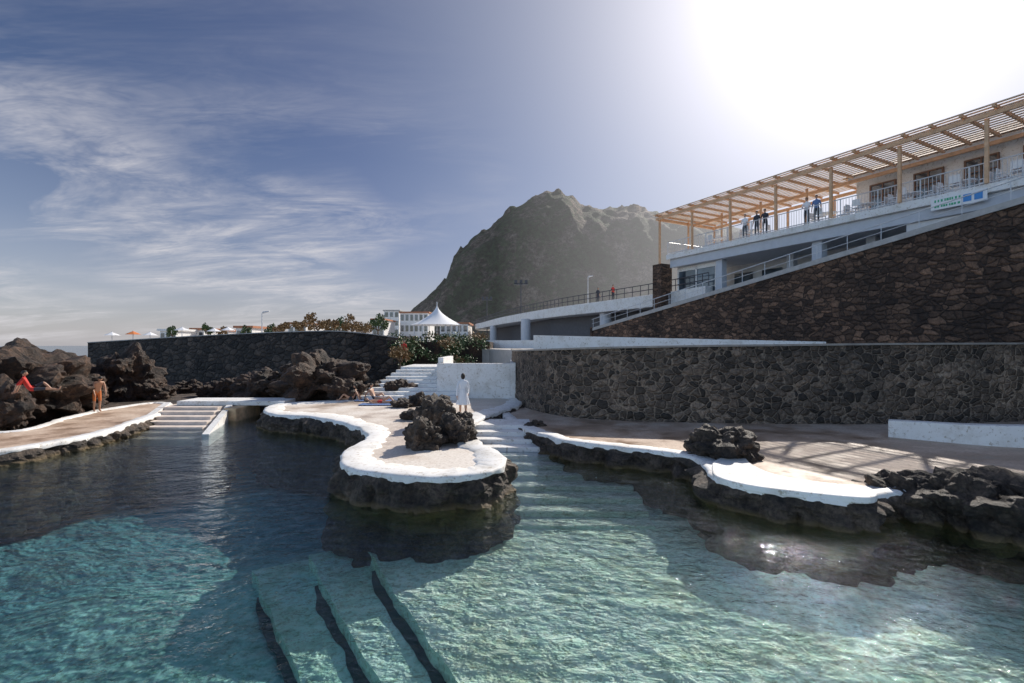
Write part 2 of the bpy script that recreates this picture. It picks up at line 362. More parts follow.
def vor(sc):
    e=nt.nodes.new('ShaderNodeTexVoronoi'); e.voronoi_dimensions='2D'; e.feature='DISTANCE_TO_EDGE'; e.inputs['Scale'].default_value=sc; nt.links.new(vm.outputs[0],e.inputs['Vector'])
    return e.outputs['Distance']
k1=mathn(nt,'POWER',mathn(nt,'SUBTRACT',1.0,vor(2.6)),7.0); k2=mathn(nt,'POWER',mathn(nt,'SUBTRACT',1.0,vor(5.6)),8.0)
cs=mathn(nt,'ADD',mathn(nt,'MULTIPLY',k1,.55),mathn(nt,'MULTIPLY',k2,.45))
tcx=ramp(nt,cs,[(.08,(.74,.84,.82)),(.30,(.89,.96,.95)),(.55,(1,1,1))]); nt.links.new(tcx,tr.inputs['Color'])  # caustic light net painted into the transmission colour
nt.links.new(fr.outputs[0],mx.inputs[0]); nt.links.new(tr.outputs[0],mx.inputs[1]); nt.links.new(gs.outputs[0],mx.inputs[2]); nt.links.new(mx.outputs[0],out.inputs['Surface'])
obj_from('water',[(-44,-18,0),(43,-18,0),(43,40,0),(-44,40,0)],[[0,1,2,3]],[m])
# ------------------------------------------------ decks
PZ=.7
pen=[(264,411),(275,415),(310,417),(345,424),(364,432),(366,439),(352,447),(341,455),(341,463),(352,470),(390,476),(440,478),(480,474),(502,467),(506,460),(498,452),(482,444),(473,436),(472,428),(478,421),(500,412),(522,404),(512,397),(430,394),(380,397),(330,401),(290,403),(270,406)]
deck('peninsula_deck',[G(x,y,PZ) for x,y in pen],PZ,.72,seed=1,matin=M_conc2)
RZ=.55
rt=[(523,428),(545,436),(575,443),(620,448),(665,453),(695,460),(706,470),(714,479),(740,487),(790,494),(840,500),(872,498),(930,490),(1024,498)]
ctrl=[G(x,y,RZ) for x,y in rt]+[Vector((16,8.5,0)),Vector((22,5,0)),Vector((34,4,0)),Vector((36,20,0)),Vector((30,26,0)),Vector((14,27,0)),Vector((1,31,0)),Vector((-.6,26,0)),Vector((-.3,20,0))]
deck('pool_deck',ctrl,RZ,.42,seed=5,amp=.26,step=.12)
lip=[(712,470),(716,478),(742,486),(790,493),(870,500),(868,489),(820,484),(775,476),(752,466),(742,457),(726,458),(714,463)]
P=catmull([G(x,y,RZ+.035) for x,y in lip],.12,True); P=[Vector((p.x,p.y,0)) for p in P]
mb=MB(); mb.prism(P,RZ-.05,RZ+.09); mb.make('pool_coping',[M_white],bevel=.03)
LZ=.4
lf=[(0,452),(50,444),(100,434),(140,421),(168,411),(172,404),(150,403),(100,410),(60,419),(0,432)]
ctrl=[G(x,y,LZ) for x,y in lf]+[Vector((-26,20,0)),Vector((-32,12,0)),Vector((-24,8,0)),Vector((-17.5,11.5,0))]
deck('bathing_deck',ctrl,LZ,.38,seed=9)
mb=MB()
mb.prism([(-40,22),(-24,21),(-17.5,24.5),(-14,25.5),(-9,24.5),(-4,24.5),(1,30),(20,30),(20,60),(-60,60)],-3,.35)
o=mb.make('terrain',[M_lava])
mb=MB(); mb.prism([(1.5,27),(4.5,21.5),(8,20.5),(22,21),(60,24),(60,140),(-30,140),(-14,60),(-2,42)],0,3.25); mb.make('upper_terrain',[M_grey])
par=empty('white_stairs')
mb=MB()
for i in range(7):
    z=.62-.13*i; y1=23.6-.62*i; 
    xl=-17.0+.20*i; xr=-14.1+.22*i
    mb.prism([(xl,y1-.62),(xr,y1-.62),(xr-.0,y1+ (1.2 if i==0 else .02)),(xl,y1+(1.2 if i==0 else .02))],-.45,z-.003*i)
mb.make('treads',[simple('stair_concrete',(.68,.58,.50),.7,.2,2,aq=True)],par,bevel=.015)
mb=MB()
for sx0,sl_,wd in ((-17.3,.20,.32),(-14.1,.22,.28)):
    n=12
    for k in range(n):
        a=k/n*4.6; b_=(k+1)/n*4.6
        ya=23.9-a; yb=23.9-b_; za=.75-.16*a; zb=.75-.16*b_
        xa=sx0+sl_*a/.62; xb=sx0+sl_*b_/.62
        f0=lambda p,ya=ya,yb=yb,za=za,zb=zb: zb if p[1]<(ya+yb)/2 else za
        mb.prism([(xb,yb),(xb+wd,yb),(xa+wd,ya),(xa,ya)],-.6,f0)
mb.make('side_kerbs',[M_white],par)
mb=MB(); mb.prism([(-16.9,19.0),(-12.0,19.0),(-13.8,23.8),(-17.3,23.8)],-3,-.46); mb.make('rock_footing',[M_lava],par)
for k,(x,y,s_) in enumerate(((-15.6,18.7,1.6),(-13.9,18.6,1.5),(-12.2,19.4,1.4),(-17.2,19.6,1.3))):
    o=rock('submerged_rock',(x,y,-2.3),s_*1.5,s_,1.6,60+k,M_lava,4); o.parent=par
par=empty('footbridge')
mb=MB(); mb.box(-16.5,-11.2,23.6,25.2,.62,.84); mb.make('bridge_slab',[M_white],par,bevel=.03)
mb=MB(); mb.box(-13.6,-13.0,22.6,24.8,-1,.618); mb.box(-11.6,-10.8,22.9,25.0,-1,.618); mb.make('abutments',[simple('tan_stone',(.6,.42,.25),.8,.3,3)],par,bevel=.05)
par=empty('pool_entry_steps')
mb=MB()
for i in range(11):
    z=.60-.15*i; y1=18.6-.60*i
    mb.box(-2.2+.08*i,min(3.6,.7+.40*i),y1-.60,y1+(0.9 if i==0 else .03),-2.0,z-.002*i)
mb.make('treads',[M_white],par,bevel=.02)
par=empty('white_stairway')
mb=MB()
for i in range(9):
    y0=25.2+.62*i; mb.box(-8.2+.15*i,-2.6-.12*i,y0,y0+ (.65 if i<8 else 4),.2,.75+.165*(i+1))
mb.make('treads',[M_white2],par,bevel=.015)
mb=MB(); mb.prism([(-4.1,26.2),(-.1,26.0),(-.1,26.35),(-4.1,26.6)],0,2.6); mb.prism([(-4.1,26.605),(-3.8,26.6),(-3.8,31),(-4.1,31)],0,2.9)
mb.prism([(-.095,26.0),(.2,26.0),(.2,33),(-.095,33)],0,2.62)
mb.make('side_wall',[M_white2],par,bevel=.02)
mb=MB(); mb.prism([(-4,26.7),(-.15,26.5),(.1,34),(-4,34)],0,2.2); mb.make('landing',[M_white2],par)
# ------------------------------------------------ walls
def wall(name,ctrl,th,zb,mat,mcap=None,step=.3,caph=.08):
    pts=catmull(ctrl,step,False); nr=normals2(pts,False)
    par=empty(name); V=[];Fc=[];n=len(pts)
    rows=24 if step<.2 else 8
    for p,q in zip(pts,nr):
        for r in range(rows+1):
            z=zb+(p.z-zb)*r/rows; b_=Vector((p.x,p.y,z))
            dd=noise.voronoi(Vector((p.x*2.3,p.y*2.3,z*3.0)))[0]
            V.append(b_+q*(.10*(1-r/rows)+.03*noise.noise(b_*1.2)+(min(dd[1]-dd[0],.35)*.14-.03 if step<.2 else 0)))
        V.append(Vector((p.x,p.y,p.z))-q*th); V.append(Vector((p.x,p.y,zb))-q*th)
    k=rows+3
    for i in range(n-1):
        for r in range(k-1): Fc.append([i*k+r,(i+1)*k+r,(i+1)*k+r+1,i*k+r+1])
    Fc.append(list(range(k))); Fc.append([(n-1)*k+r for r in range(k)][::-1])
    obj_from('masonry',V,Fc,[mat],None,False,par)
    if mcap:
        V=[];Fc=[]
        for p,q in zip(pts,nr):
            for a,h in ((.07,.003),(.07,caph),(-th-.04,caph),(-th-.04,.003)): V.append(p+q*a+Vector((0,0,h)))
        for i in range(n-1):
            for r in range(4): Fc.append([i*4+r,(i+1)*4+r,(i+1)*4+(r+1)%4,i*4+(r+1)%4])
        Fc.append([0,1,2,3]); Fc.append([(n-1)*4+r for r in range(4)][::-1])
        obj_from('coping',V,Fc,[mcap],None,False,par)
    return par
M_cap=simple('coping_concrete',(.30,.27,.24),.85,.2,3)
lw=[(0.0,30,3.3),(.15,27.0,3.25),(.7,23.6,3.3),(2.05,20.8,3.38),(3.9,19.6,3.45),(7.4,18.9,3.52),(11.1,18.6,3.56),(15,18.6,3.6),(20.6,19.3,3.62),(30,21.5,3.65),(44,26,3.65)]
wall('stone_wall',[Vector(p) for p in lw],.5,.3,M_wall,M_cap,step=.12)
pw=[D(88,343,47),D(160,338.5,45),D(225,335,43),D(300,332,41),D(345,332,40),D(398,338,41)]
pw=[Vector(p) for p in pw]
wall('harbour_wall',pw,.6,0,M_wall3,simple('pale_coping',(.4,.38,.36),.8),step=1)
mb=MB(); back=[(p.x,p.y+.7) for p in pw]
mb.prism(back+[(-8,60),(-30,140),(-115,140)],0,3.6); mb.make('promenade',[M_grey])
par=empty('white_ramp_wall')
mb=MB(); a=(1.2,27.0); b_=(14.4,22.0)
def rz(p): t=(p[0]-a[0])/(b_[0]-a[0]); return 4.15-.40*t
mb.prism([a,b_,(14.5,22.3),(1.3,27.3)],3.0,rz); mb.make('wall_body',[M_white2],par,bevel=.02)
c=[G(888,437,RZ),G(930,441,RZ),G(975,445,RZ),G(1024,448,RZ),Vector((17,14,RZ)),Vector((24,15,RZ))]
P=catmull([Vector((p.x,p.y,0)) for p in c],.3,False); nr=normals2(P,False)
mb=MB(); poly=[tuple(p.xy) for p in P]+[tuple((p-q*.35).xy) for p,q in list(zip(P,nr))[::-1]]
mb.prism(poly,RZ-.1,lambda p: RZ+.50+.035*(p[0]-11)); mb.make('low_white_wall',[M_white2],bevel=.03)
# ------------------------------------------------ building
E1=Vector((-.465,.885,0)); E2=Vector((.885,.465,0)); F0=Vector((16.2,33,0))
def T(p): return F0+E1*p.x+E2*p.y+Vector((0,0,p.z))
UN=-32
par=empty('retaining_wall')
def rtop(u): return min(9.75,5.0+(15-u)*.155)
V=[];Fc=[]
us=[15.5-i*.5 for i in range(int((15.5-UN)/.5)+1)]
rows=16
for u in us:
    zt=rtop(u)
    for r in range(rows+1):
        z=3.0+(zt-3.0)*r/rows
        V.append(T(Vector((u,-1.6-.15*(1-r/rows)+.03*noise.noise(Vector((u,0,z))),z))))
for i in range(len(us)-1):
    for r in range(rows): k=rows+1; Fc.append([i*k+r,(i+1)*k+r,(i+1)*k+r+1,i*k+r+1])
obj_from('masonry',V,Fc,[M_wall2],None,False,par)
mb=MB()
for i in range(len(us)-1):
    u0,u1=us[i],us[i+1]; z0,z1=rtop(u0),rtop(u1)
    n=len(mb.v)
    for (u,z) in ((u0,z0),(u1,z1)):
        for v_,h in ((-1.68,0),(-1.68,.28),(-1.35,.28),(-1.35,0)): mb.v.append(T(Vector((u,v_,z+h))))
    for r in range(4): mb.f.append([n+r,n+(r+1)%4,n+4+(r+1)%4,n+4+r]); mb.m.append(0)
    n=len(mb.v)
    for (u,z) in ((u0,z0),(u1,z1)):
        mb.v.append(T(Vector((u,-1.34,z+.02)))); mb.v.append(T(Vector((u,.4,z+.02))))
    mb.f.append([n,n+2,n+3,n+1]); mb.m.append(0)
mb.make('ramp',[M_grey],par)
mb=MB(); mb.box(15.2,15.5,-1.74,.3,3,5.3,T); mb.make('end_pier',[M_wall2],par)
par=empty('ramp_railing'); mb=MB()
u=15.3
while u>UN:
    z=rtop(u)+.28; mb.tube(T(Vector((u,-1.5,z))),T(Vector((u,-1.5,z+.85))),.02,k=6); u-=1.6
for h in (.42,.85):
    for i in range(len(us)-1): mb.tube(T(Vector((us[i],-1.5,rtop(us[i])+.28+h))),T(Vector((us[i+1],-1.5,rtop(us[i+1])+.28+h))),.016 if h<.8 else .03,k=6)
mb.make('rails',[M_metal],par)
B=empty('cafe_building')
mb=MB()
mb.box(UN,7.5,0,9,10.62,11.03,T,0)
mb.box(UN,7.3,.25,9,9.95,10.618,T,1)
mb.make('terrace_slab',[M_white2,M_blue],B,bevel=.02)
mb=MB()
mb.box(UN,7.2,.5,9,3,6.6,T,0); mb.box(UN,7.0,4.2,8.8,6.6,9.948,T,0); mb.box(UN,-9,.42,4,6.6,9.94,T,0)
mb.make('lower_storey',[M_soffit],B)
mb=MB()
for u,v_,wd in ((2.8,.55,.55),(-4.3,.55,.6),(-6.6,1.9,.5),(-1.2,2.8,.5),(-9.2,.45,.5)): mb.box(u-wd/2,u+wd/2,v_,v_+wd,6.6,9.946,T)
mb.make('columns',[M_blue],B,bevel=.02)
mb=MB(); mb.box(7.52,8.5,-.5,.7,3,10.3,T); mb.make('stone_pier',[M_wall2],B)
mb=MB(); mb.box(3.3,7.0,.9,.95,7.3,9.6,T,0)
for u in (3.3,5.15,7.0): mb.box(u-.06,u+.06,.84,.98,6.62,9.94,T,1)
mb.box(3.36,6.94,.84,.98,9.6,9.94,T,1); mb.box(3.36,6.94,.84,.98,6.62,7.3,T,1)
mb.make('shopfront',[M_glass,M_white2],B)
mb=MB()
for u in (-7,-4.6,-2.2,.2,2.6): mb.box(u,u+1.6,4.12,4.19,7.2,9.3,T)
mb.make('recess_windows',[M_glass],B)
mb=MB(); u=7.4
while u>UN: mb.tube(T(Vector((u,.12,11.03))),T(Vector((u,.12,12.0))),.012,k=4); u-=.16
u=7.4
while u>UN: mb.tube(T(Vector((u,.12,11.03))),T(Vector((u,.12,12.05))),.03,k=6); u-=1.9
for z in (11.12,12.05): mb.tube(T(Vector((7.4,.12,z))),T(Vector((UN,.12,z))),.03,k=6)
mb.tube(T(Vector((7.4,.12,12.05))),T(Vector((7.4,7,12.05))),.03,k=6)
mb.make('terrace_railing',[M_metal],B)
mb=MB()
mb.box(UN,-4.5,4.6,12,11.03,14.2,T,0)
mb.box(UN,-4.2,4.2,12.4,14.2,14.45,T,0)
n=len(mb.v)
for p in ((UN,3.9,14.45),(-3.9,3.9,14.45),(-3.9,12.6,14.45),(UN,12.6,14.45),(UN,8,16.2),(-6.5,8,16.2)): mb.v.append(T(Vector(p)))
for q in ((0,1,5,4),(1,2,5),(2,3,4,5),(0,4,3),(0,3,2,1)): mb.f.append([n+i for i in q]); mb.m.append(1)
mb.make('upper_storey',[M_white2,simple('roof_tile',(.45,.30,.22),.8,.2,6)],B)
mb=MB(); u=-5.4; k=0
while u>UN+2:
    z0=11.08 if k%3==1 else 11.9
    mb.box(u-1.25,u,4.5,4.56,z0,13.6,T,0)
    for (a0,a1,z1,z2) in ((u-1.33,u-1.25,z0,13.68),(u,u+.08,z0,13.68),(u-.66,u-.6,z0,13.6),(u-1.25,u,13.6,13.68)): mb.box(a0,a1,4.44,4.6,z1,z2,T,1)
    mb.box(u-1.25,u,4.45,4.59,12.9,12.96,T,1)
    u-=2.3;k+=1
mb.make('upper_windows',[M_glass,simple('brown_frame',(.2,.11,.07),.6)],B)
PG=empty('pergola'); mb=MB()
mb.box(UN,8.3,-.35,-.2,14.0,14.2,T,0); mb.box(UN,8.3,4.0,4.15,14.0,14.2,T,0); 
mb.box(8.15,8.3,-.2,6.6,14.0,14.22,T,0)
u=8.0
while u>-4.2: 
    mb.box(u-.05,u+.05,-.7,6.6,14.253,14.40,T,0); u-=1.15
while u>UN: 
    mb.box(u-.05,u+.05,-.7,3.9,14.253,14.40,T,0); u-=1.15
mb.box(-4.2,8.3,6.45,6.6,14.0,14.2,T,0)
v_=-.62
while v_<6.6:
    mb.box(-4.2 if v_>3.7 else UN,8.4,v_,v_+.15,14.404,14.44,T,1); v_+=.34
mb.make('beams',[M_wood,M_woodl],PG)
mb=MB(); u=8.1
for k in range(12):
    mb.box(u-.07,u+.07,-.17,-.03,10.2 if k==0 else 11.035,14.0,T)
    if u>-4: mb.box(u-.07,u+.07,6.46,6.6,11.035,14.0,T); mb.box(u-.06,u+.06,3.2,3.32,11.035,14.25,T)
    u-=3.4
mb.make('posts',[M_wood],PG)
mb=MB(); mb.box(-4.2,8.2,7.6,7.8,11.03,12.2,T); mb.make('rear_parapet',[M_white2],B)
S=empty('banner_sign'); mb=MB(); mb.box(-12.3,-10.2,-.06,-.012,10.28,10.86,T,0); mb.make('board',[M_whitepl],S)
mg=simple('sign_green',(.05,.4,.2),.5,.05,3,0); mbl=simple('sign_blue',(.05,.25,.6),.5,.05,3,0)
mb=MB(); random.seed(3)
for (za,zb) in ((10.64,10.76),(10.38,10.48)):
    uu=-10.35
    while uu>-11.3: wl=random.uniform(.05,.09); mb.box(uu-wl,uu,-.072,-.066,za,zb,T,0); uu-=wl+random.choice((.025,.025,.07))
mb.box(-12.15,-11.85,-.072,-.066,10.4,10.75,T,1); mb.box(-11.75,-11.45,-.072,-.066,10.4,10.75,T,1)
mb.make('lettering',[mg,mbl],S)
random.seed(11)
def chair(u,v_,rot):
    mb=MB(); c=math.cos(rot);s=math.sin(rot)
    def L(p): q=Vector((p.x*c-p.y*s,p.x*s+p.y*c,p.z)); return T(Vector((u+q.x,v_+q.y,11.03+q.z)))
    for x in (-.22,.22):
        for y in (-.2,.2): mb.tube(L(Vector((x,y,0))),L(Vector((x*.9,y*.9,.45 if y<0 else .9))),.022,k=6)
        mb.box(x-.02,x+.02,-.2,.2,.62,.66,L)
    mb.box(-.23,.23,-.22,.22,.43,.47,L); mb.box(-.2,.2,.17,.2,.55,.92,L)
    mb.make('white_chair',[M_whitepl])
def table(u,v_):
    mb=MB(); p=T(Vector((u,v_,11.03))); mb.tube(p+Vector((0,0,.70)),p+Vector((0,0,.74)),.45,k=20); mb.tube(p,p+Vector((0,0,.70)),.035); mb.tube(p,p+Vector((0,0,.04)),.25,.2,k=12); mb.make('cafe_table',[M_whitepl])
for i,u in enumerate((-4.5,-6.6,-8.8,-11,-13.2,3.5,.5)):
    table(u,1.5); chair(u+.75,1.3,-1.5); chair(u-.75,1.6,1.6); chair(u+.1,.75,math.pi); 
# ------------------------------------------------ curved terrace
CT=empty('curved_terrace'); 
arc=[Vector((14.5,36,0)),Vector((12.4,42,0)),Vector((9.0,49,0)),Vector((5.6,56,0)),Vector((1.8,66,0)),Vector((-1.95,78,0)),Vector((-5.5,93,0)),Vector((-8,104,0)),Vector((-6,112,0)),Vector((4,108,0))]
P=catmull(arc,1.0,False)
poly=[tuple(p.xy) for p in P]+[(24,90),(26,45)]
mb=MB(); mb.prism(poly,6.95,8.05); o=mb.make('slab',[M_white2],CT,bevel=.05)
nr=normals2(P,False)
sgn=-1 if (nr[10].x>0) else 1
mb=MB()
for i in range(len(P)-1):
    a=P[i]-nr[i]*sgn*(.3); b_=P[i+1]-nr[i+1]*sgn*.3
    for h in (.5,1.0): mb.tube(Vector((a.x,a.y,8.05+h)),Vector((b_.x,b_.y,8.05+h)),.04,k=5)
    mb.tube(Vector((a.x,a.y,8.05)),Vector((a.x,a.y,9.05)),.035,k=5)
mb.make('railing',[M_dkmetal],CT)
mb=MB()
for px,d in ((521,62),(490,84),(548,72),(600,50)):
    p=D(px,345,d); mb.tube((p.x+.6,p.y,3),(p.x+.6,p.y,6.95),.62,k=20)
mb.make('columns',[M_blue],CT,smooth=False)
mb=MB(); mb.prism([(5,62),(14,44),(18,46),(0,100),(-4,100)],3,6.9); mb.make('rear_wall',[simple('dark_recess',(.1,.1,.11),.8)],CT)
mb=MB(); mb.prism([(-3,52),(8.5,47),(8.6,47.3),(-3,52.3)],2.5,4.1); mb.make('low_parapet_wall',[M_white2])
# ------------------------------------------------ mountain
def mount():
    prof=[(330,345),(395,330),(420,306),(437,290),(448,284),(453,262),(470,243),(488,228),(510,212),(530,198),(548,192),(566,193),(580,203),(600,207),(628,209),(660,212),(700,217),(740,228),(800,250),(870,285),(1000,325),(1200,345)]
    Dm=560.0
    def hp(px):
        for (a,ya),(b_,yb) in zip(prof,prof[1:]):
            if a<=px<=b_: t=(px-a)/(b_-a); return (HY-(ya+(yb-ya)*t))/F*Dm
        return 0
    V=[];Fc=[];nx,ny=380,140
    for j in range(ny+1):
        y=Dm-190+420*j/ny
        for i in range(nx+1):
            px=320+890*i/nx; x=(px-512)/F*Dm
            h0=hp(px); t=(y-(Dm-190))/190
            k=min(1,max(0,t)); k=(k**1.2*.62+.38*(1/(1+math.exp(-(k-.62)*14)))) if t<1 else max(0,1-(t-1)*.25)
            if t<1: k/= (.62+.38*(1/(1+math.exp(-.38*14))))
            n=noise.ridged_multi_fractal(Vector((x*.016,y*.010,h0*.004)),.9,2.1,6,1,2)
            n2=noise.fractal(Vector((x*.06,y*.06,3)),.8,2.1,6)
            e=min(1,abs(t-1)*3) if t<1 else 1
            z=h0*k+(n-1.1)*14*e*min(1,h0/60)*(.3+.7*min(1,t*2)) + n2*4.0*min(1,h0/30)
            V.append((x,y,3+z))
    for j in range(ny):
        for i in range(nx): a=j*(nx+1)+i; Fc.append([a,a+1,a+nx+2,a+nx+1])
    m,nt,b=newmat('mountain_mat'); v=coords(nt); f=noi(nt,v,.03,5,.75); g=noi(nt,v,.22,5,.8)
    c=ramp(nt,f,[(.40,(.018,.036,.012)),(.5,(.034,.055,.020)),(.55,(.10,.075,.055)),(.64,(.20,.15,.11))]); c=mixc(nt,1.0,c,ramp(nt,g,[(.40,(.2,.22,.2)),(.58,(1.6,1.6,1.6))]),'MULTIPLY')
    nt.links.new(c,b.inputs['Base Color']); b.inputs['Roughness'].default_value=.95; bump(nt,b,g,1,4)
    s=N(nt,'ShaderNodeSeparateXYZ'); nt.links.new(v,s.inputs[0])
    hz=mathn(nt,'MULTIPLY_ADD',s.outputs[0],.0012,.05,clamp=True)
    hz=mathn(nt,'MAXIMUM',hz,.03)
    em=nt.nodes.new('ShaderNodeEmission'); em.inputs['Color'].default_value=(1,.96,.97,1); nt.links.new(hz,em.inputs['Strength'])  # glow imitates sunlit haze over the slope, stronger to the right
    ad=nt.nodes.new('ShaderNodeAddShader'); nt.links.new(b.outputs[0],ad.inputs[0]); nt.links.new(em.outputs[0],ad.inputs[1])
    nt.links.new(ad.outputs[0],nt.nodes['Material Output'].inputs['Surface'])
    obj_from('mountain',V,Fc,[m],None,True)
mount()
# ------------------------------------------------ rocks
rk=[(18,424,.35,110,70,1),(62,416,.35,70,46,2),(0,432,.35,60,50,3),(122,402,.35,60,52,4),(92,398,.35,50,36,5),(145,398,.35,40,28,6),(40,408,.35,90,62,41),(-30,420,.35,90,72,42),(158,400,.35,26,18,43),
 (322,404,.5,80,50,7),(262,402,.35,50,32,8),(292,403,.4,52,32,9),(236,399,.3,36,22,10),(345,403,.6,36,26,12),(215,398,.3,30,16,13),(300,398,.5,50,38,44),(190,394,.3,30,14,45),
 (424,450,PZ,38,30,14),(436,430,PZ,40,32,15),(458,445,PZ,36,30,16),(414,421,PZ,26,12,17),(438,414,PZ,32,16,18),(404,408,PZ,24,10,19),(420,406,PZ,22,14,20),(462,430,PZ,24,18,46),
 (718,468,RZ-.2,56,40,21),(738,462,RZ,36,30,22),(700,470,RZ-.3,30,20,23),
 (898,522,0,70,44,24),(950,533,0,90,54,25),(1010,545,0,100,62,26),(880,508,RZ-.4,40,22,27),(1000,505,RZ-.1,80,28,28),(935,502,RZ-.1,60,22,29),(1075,560,0,110,70,47),
 (535,427,RZ,22,8,30),(400,398,PZ,30,18,31),(418,396,PZ,26,16,32),(380,398,PZ-.1,30,18,33)]
for (x,y,z,w_,h_,s) in rk: rockpx(x,y,z,w_,h_,s,M_lavab if s<14 or 30<s<46 else M_lava)
# ------------------------------------------------ vegetation
random.seed(21)
M_leaf=simple('leaf_green',(.06,.10,.03),.6,.5,1.5,0); M_leafb=simple('leaf_brown',(.22,.13,.05),.7,.4,1.5,0); M_bark=simple('bark',(.12,.08,.05),.8)
def foliage_mesh(mb,c,r,n,size,mi):
    for _ in range(n):
        d=Vector((random.gauss(0,1),random.gauss(0,1),random.gauss(0,1))).normalized()*random.random()**.4
        p=c+Vector((d.x*r[0],d.y*r[1],d.z*r[2]))
        a=Vector((random.uniform(-1,1),random.uniform(-1,1),random.uniform(-1,1))).normalized(); b_=a.orthogonal().normalized()
        s=size*random.uniform(.6,1.4); k=len(mb.v)
        mb.v+= [p-a*s,p+b_*s*.5,p+a*s,p-b_*s*.5]; mb.f.append([k,k+1,k+2,k+3]); mb.m.append(mi)
def tree(name,base,h,w_,leaf,n=700):
    mb=MB(); t=base+Vector((0,0,h*.45)); mb.tube(base,t,h*.045,h*.025,mi=1)
    for k in range(6):
        a=k*1.05+random.random(); q=base+Vector((math.cos(a)*w_*.32,math.sin(a)*w_*.32,h*random.uniform(.55,.9)))
        mb.tube(t,q,h*.02,h*.008,k=5,mi=1); foliage_mesh(mb,q,(w_*.24,w_*.24,h*.16),n//6,h*.045,0)
    return obj_from(name,mb.v,mb.f,[leaf,M_bark],mb.m)
for px,w_,h_,lf,d in ((282,16,14,M_leafb,62),(318,24,21,M_leafb,66),(330,18,16,M_leafb,60),(352,22,19,M_leafb,63),(378,20,20,M_leaf,70),(300,14,14,M_leafb,58),(208,10,12,M_leaf,60),(364,16,13,M_leafb,60),(340,16,17,M_leaf,72),(270,10,11,M_leaf,64),(172,9,10,M_leaf,62),(222,10,9,M_leafb,60),(246,10,10,M_leaf,60)):
    p=D(px,333,d); tree('shrub_tree',Vector((p.x,p.y,3.6)),(h_+h_*.2)/F*d+1.0,w_/F*d,lf,500)
mb=MB()
for _ in range(90):
    px=random.uniform(392,484); d=random.uniform(40,50)
    yy=random.uniform(336,364); c=D(px,yy,d); foliage_mesh(mb,c,(.9,.7,.5),110,.11,0 if random.random()<.8 else 1)
obj_from('hedge_bank',mb.v,mb.f,[M_leaf,M_leafb],mb.m)
mb=MB(); mb.prism([(-9.6,43),(-2,43),(-2,52),(-9.6,52)],0,3.9); mb.make('planted_bank',[M_lavab])
p=D(400,372,36); tree('small_tree',Vector((p.x,p.y,1.2)),2.4,1.8,M_leafb,500)
# ------------------------------------------------ distant buildings
def house(name,px0,px1,ytop,d,floors,roofcol,cols):
    a=D(px0,ytop,d); b_=D(px1,ytop,d); par=empty(name); z0=3.5
    mb=MB(); mb.box(a.x,b_.x,d,d+10,z0,a.z,None,0); mb.make('walls',[M_white2],par)
    mb=MB(); mb.box(a.x-.3,b_.x+.3,d-.3,d+10.3,a.z+.003,a.z+.35); mb.make('roof',[roofcol],par)
    mb=MB(); fh=(a.z-z0)/floors; cw=(b_.x-a.x)/cols
    for f in range(floors):
        for c in range(cols):
            x=a.x+cw*(c+.2); mb.box(x,x+cw*.6,d-.06,d+.05,z0+fh*(f+.3),z0+fh*(f+.85))
    mb.make('windows',[M_glass],par)
M_tile=simple('orange_tile',(.4,.17,.09),.8,.2,4)
house('white_house',400,428,313,120,3,M_tile,6)
house('grey_house',384,399,311,150,4,M_grey,3)
house('white_house',440,468,324,100,2,M_tile,5)
house('beach_hut',372,384,320,110,1,M_tile,2)
house('beach_hut',160,176,331,75,1,M_white2,3)
house('beach_hut',236,252,328,75,1,M_tile,3)
house('beach_hut',192,204,330,80,1,M_tile,2)
house('white_house',288,306,324,95,1,M_tile,3)
p=D(437,328,85); par=empty('white_tent'); V=[];Fc=[];k=24;rings=10
for r in range(rings+1):
    t=r/rings; R=4.2*(1-t)**1.8+.05; z=p.z-.5+1.0+3.6*t**1.0
    for i in range(k): a=2*math.pi*i/k; sc=R*(1+.06*abs(math.cos(3*a))); V.append((p.x+math.cos(a)*sc,p.y+math.sin(a)*sc,z))
for r in range(rings):
    for i in range(k): j=(i+1)%k; Fc.append([r*k+i,r*k+j,(r+1)*k+j,(r+1)*k+i])
obj_from('canopy',V,Fc,[M_cwhite],None,True,par)
mb=MB()
for i in range(6): a=math.pi*i/3; mb.tube((p.x+4*math.cos(a),p.y+4*math.sin(a),3.6),(p.x+4*math.cos(a),p.y+4*math.sin(a),p.z+.55),.08)
mb.tube((p.x,p.y,3.6),(p.x,p.y,p.z+4.6),.08); mb.make('poles',[M_metal],par)
def lamp(px,ybase,ytop,d,kind=0,z0=3.6):
    p=D(px,ytop,d); mb=MB(); mb.tube((p.x,d,z0),(p.x,d,p.z),.10 if kind else .07,.07 if kind else .045)
    mb.tube((p.x,d,z0),(p.x,d,z0+.4),.14,.1)
    if kind==0: mb.tube((p.x,d,p.z),(p.x+.25,d,p.z+.12),.04); mb.tube((p.x+.1,d,p.z+.05),(p.x+.75,d,p.z+.18),.12,.06); 
    else:
        mb.box(p.x-1.0,p.x+1.0,d-.15,d+.15,p.z-.25,p.z-.05); 
        for s in (-.75,0,.75): mb.box(p.x+s-.2,p.x+s+.2,d-.3,d+.1,p.z-.05,p.z+.4)
    mb.make('street_lamp',[M_metal if kind==0 else M_dkmetal])
lamp(262,338,313,50)
lamp(521,305,283,70,1); lamp(487,315,299,90,1); lamp(588,295,277,75,0,8.0)
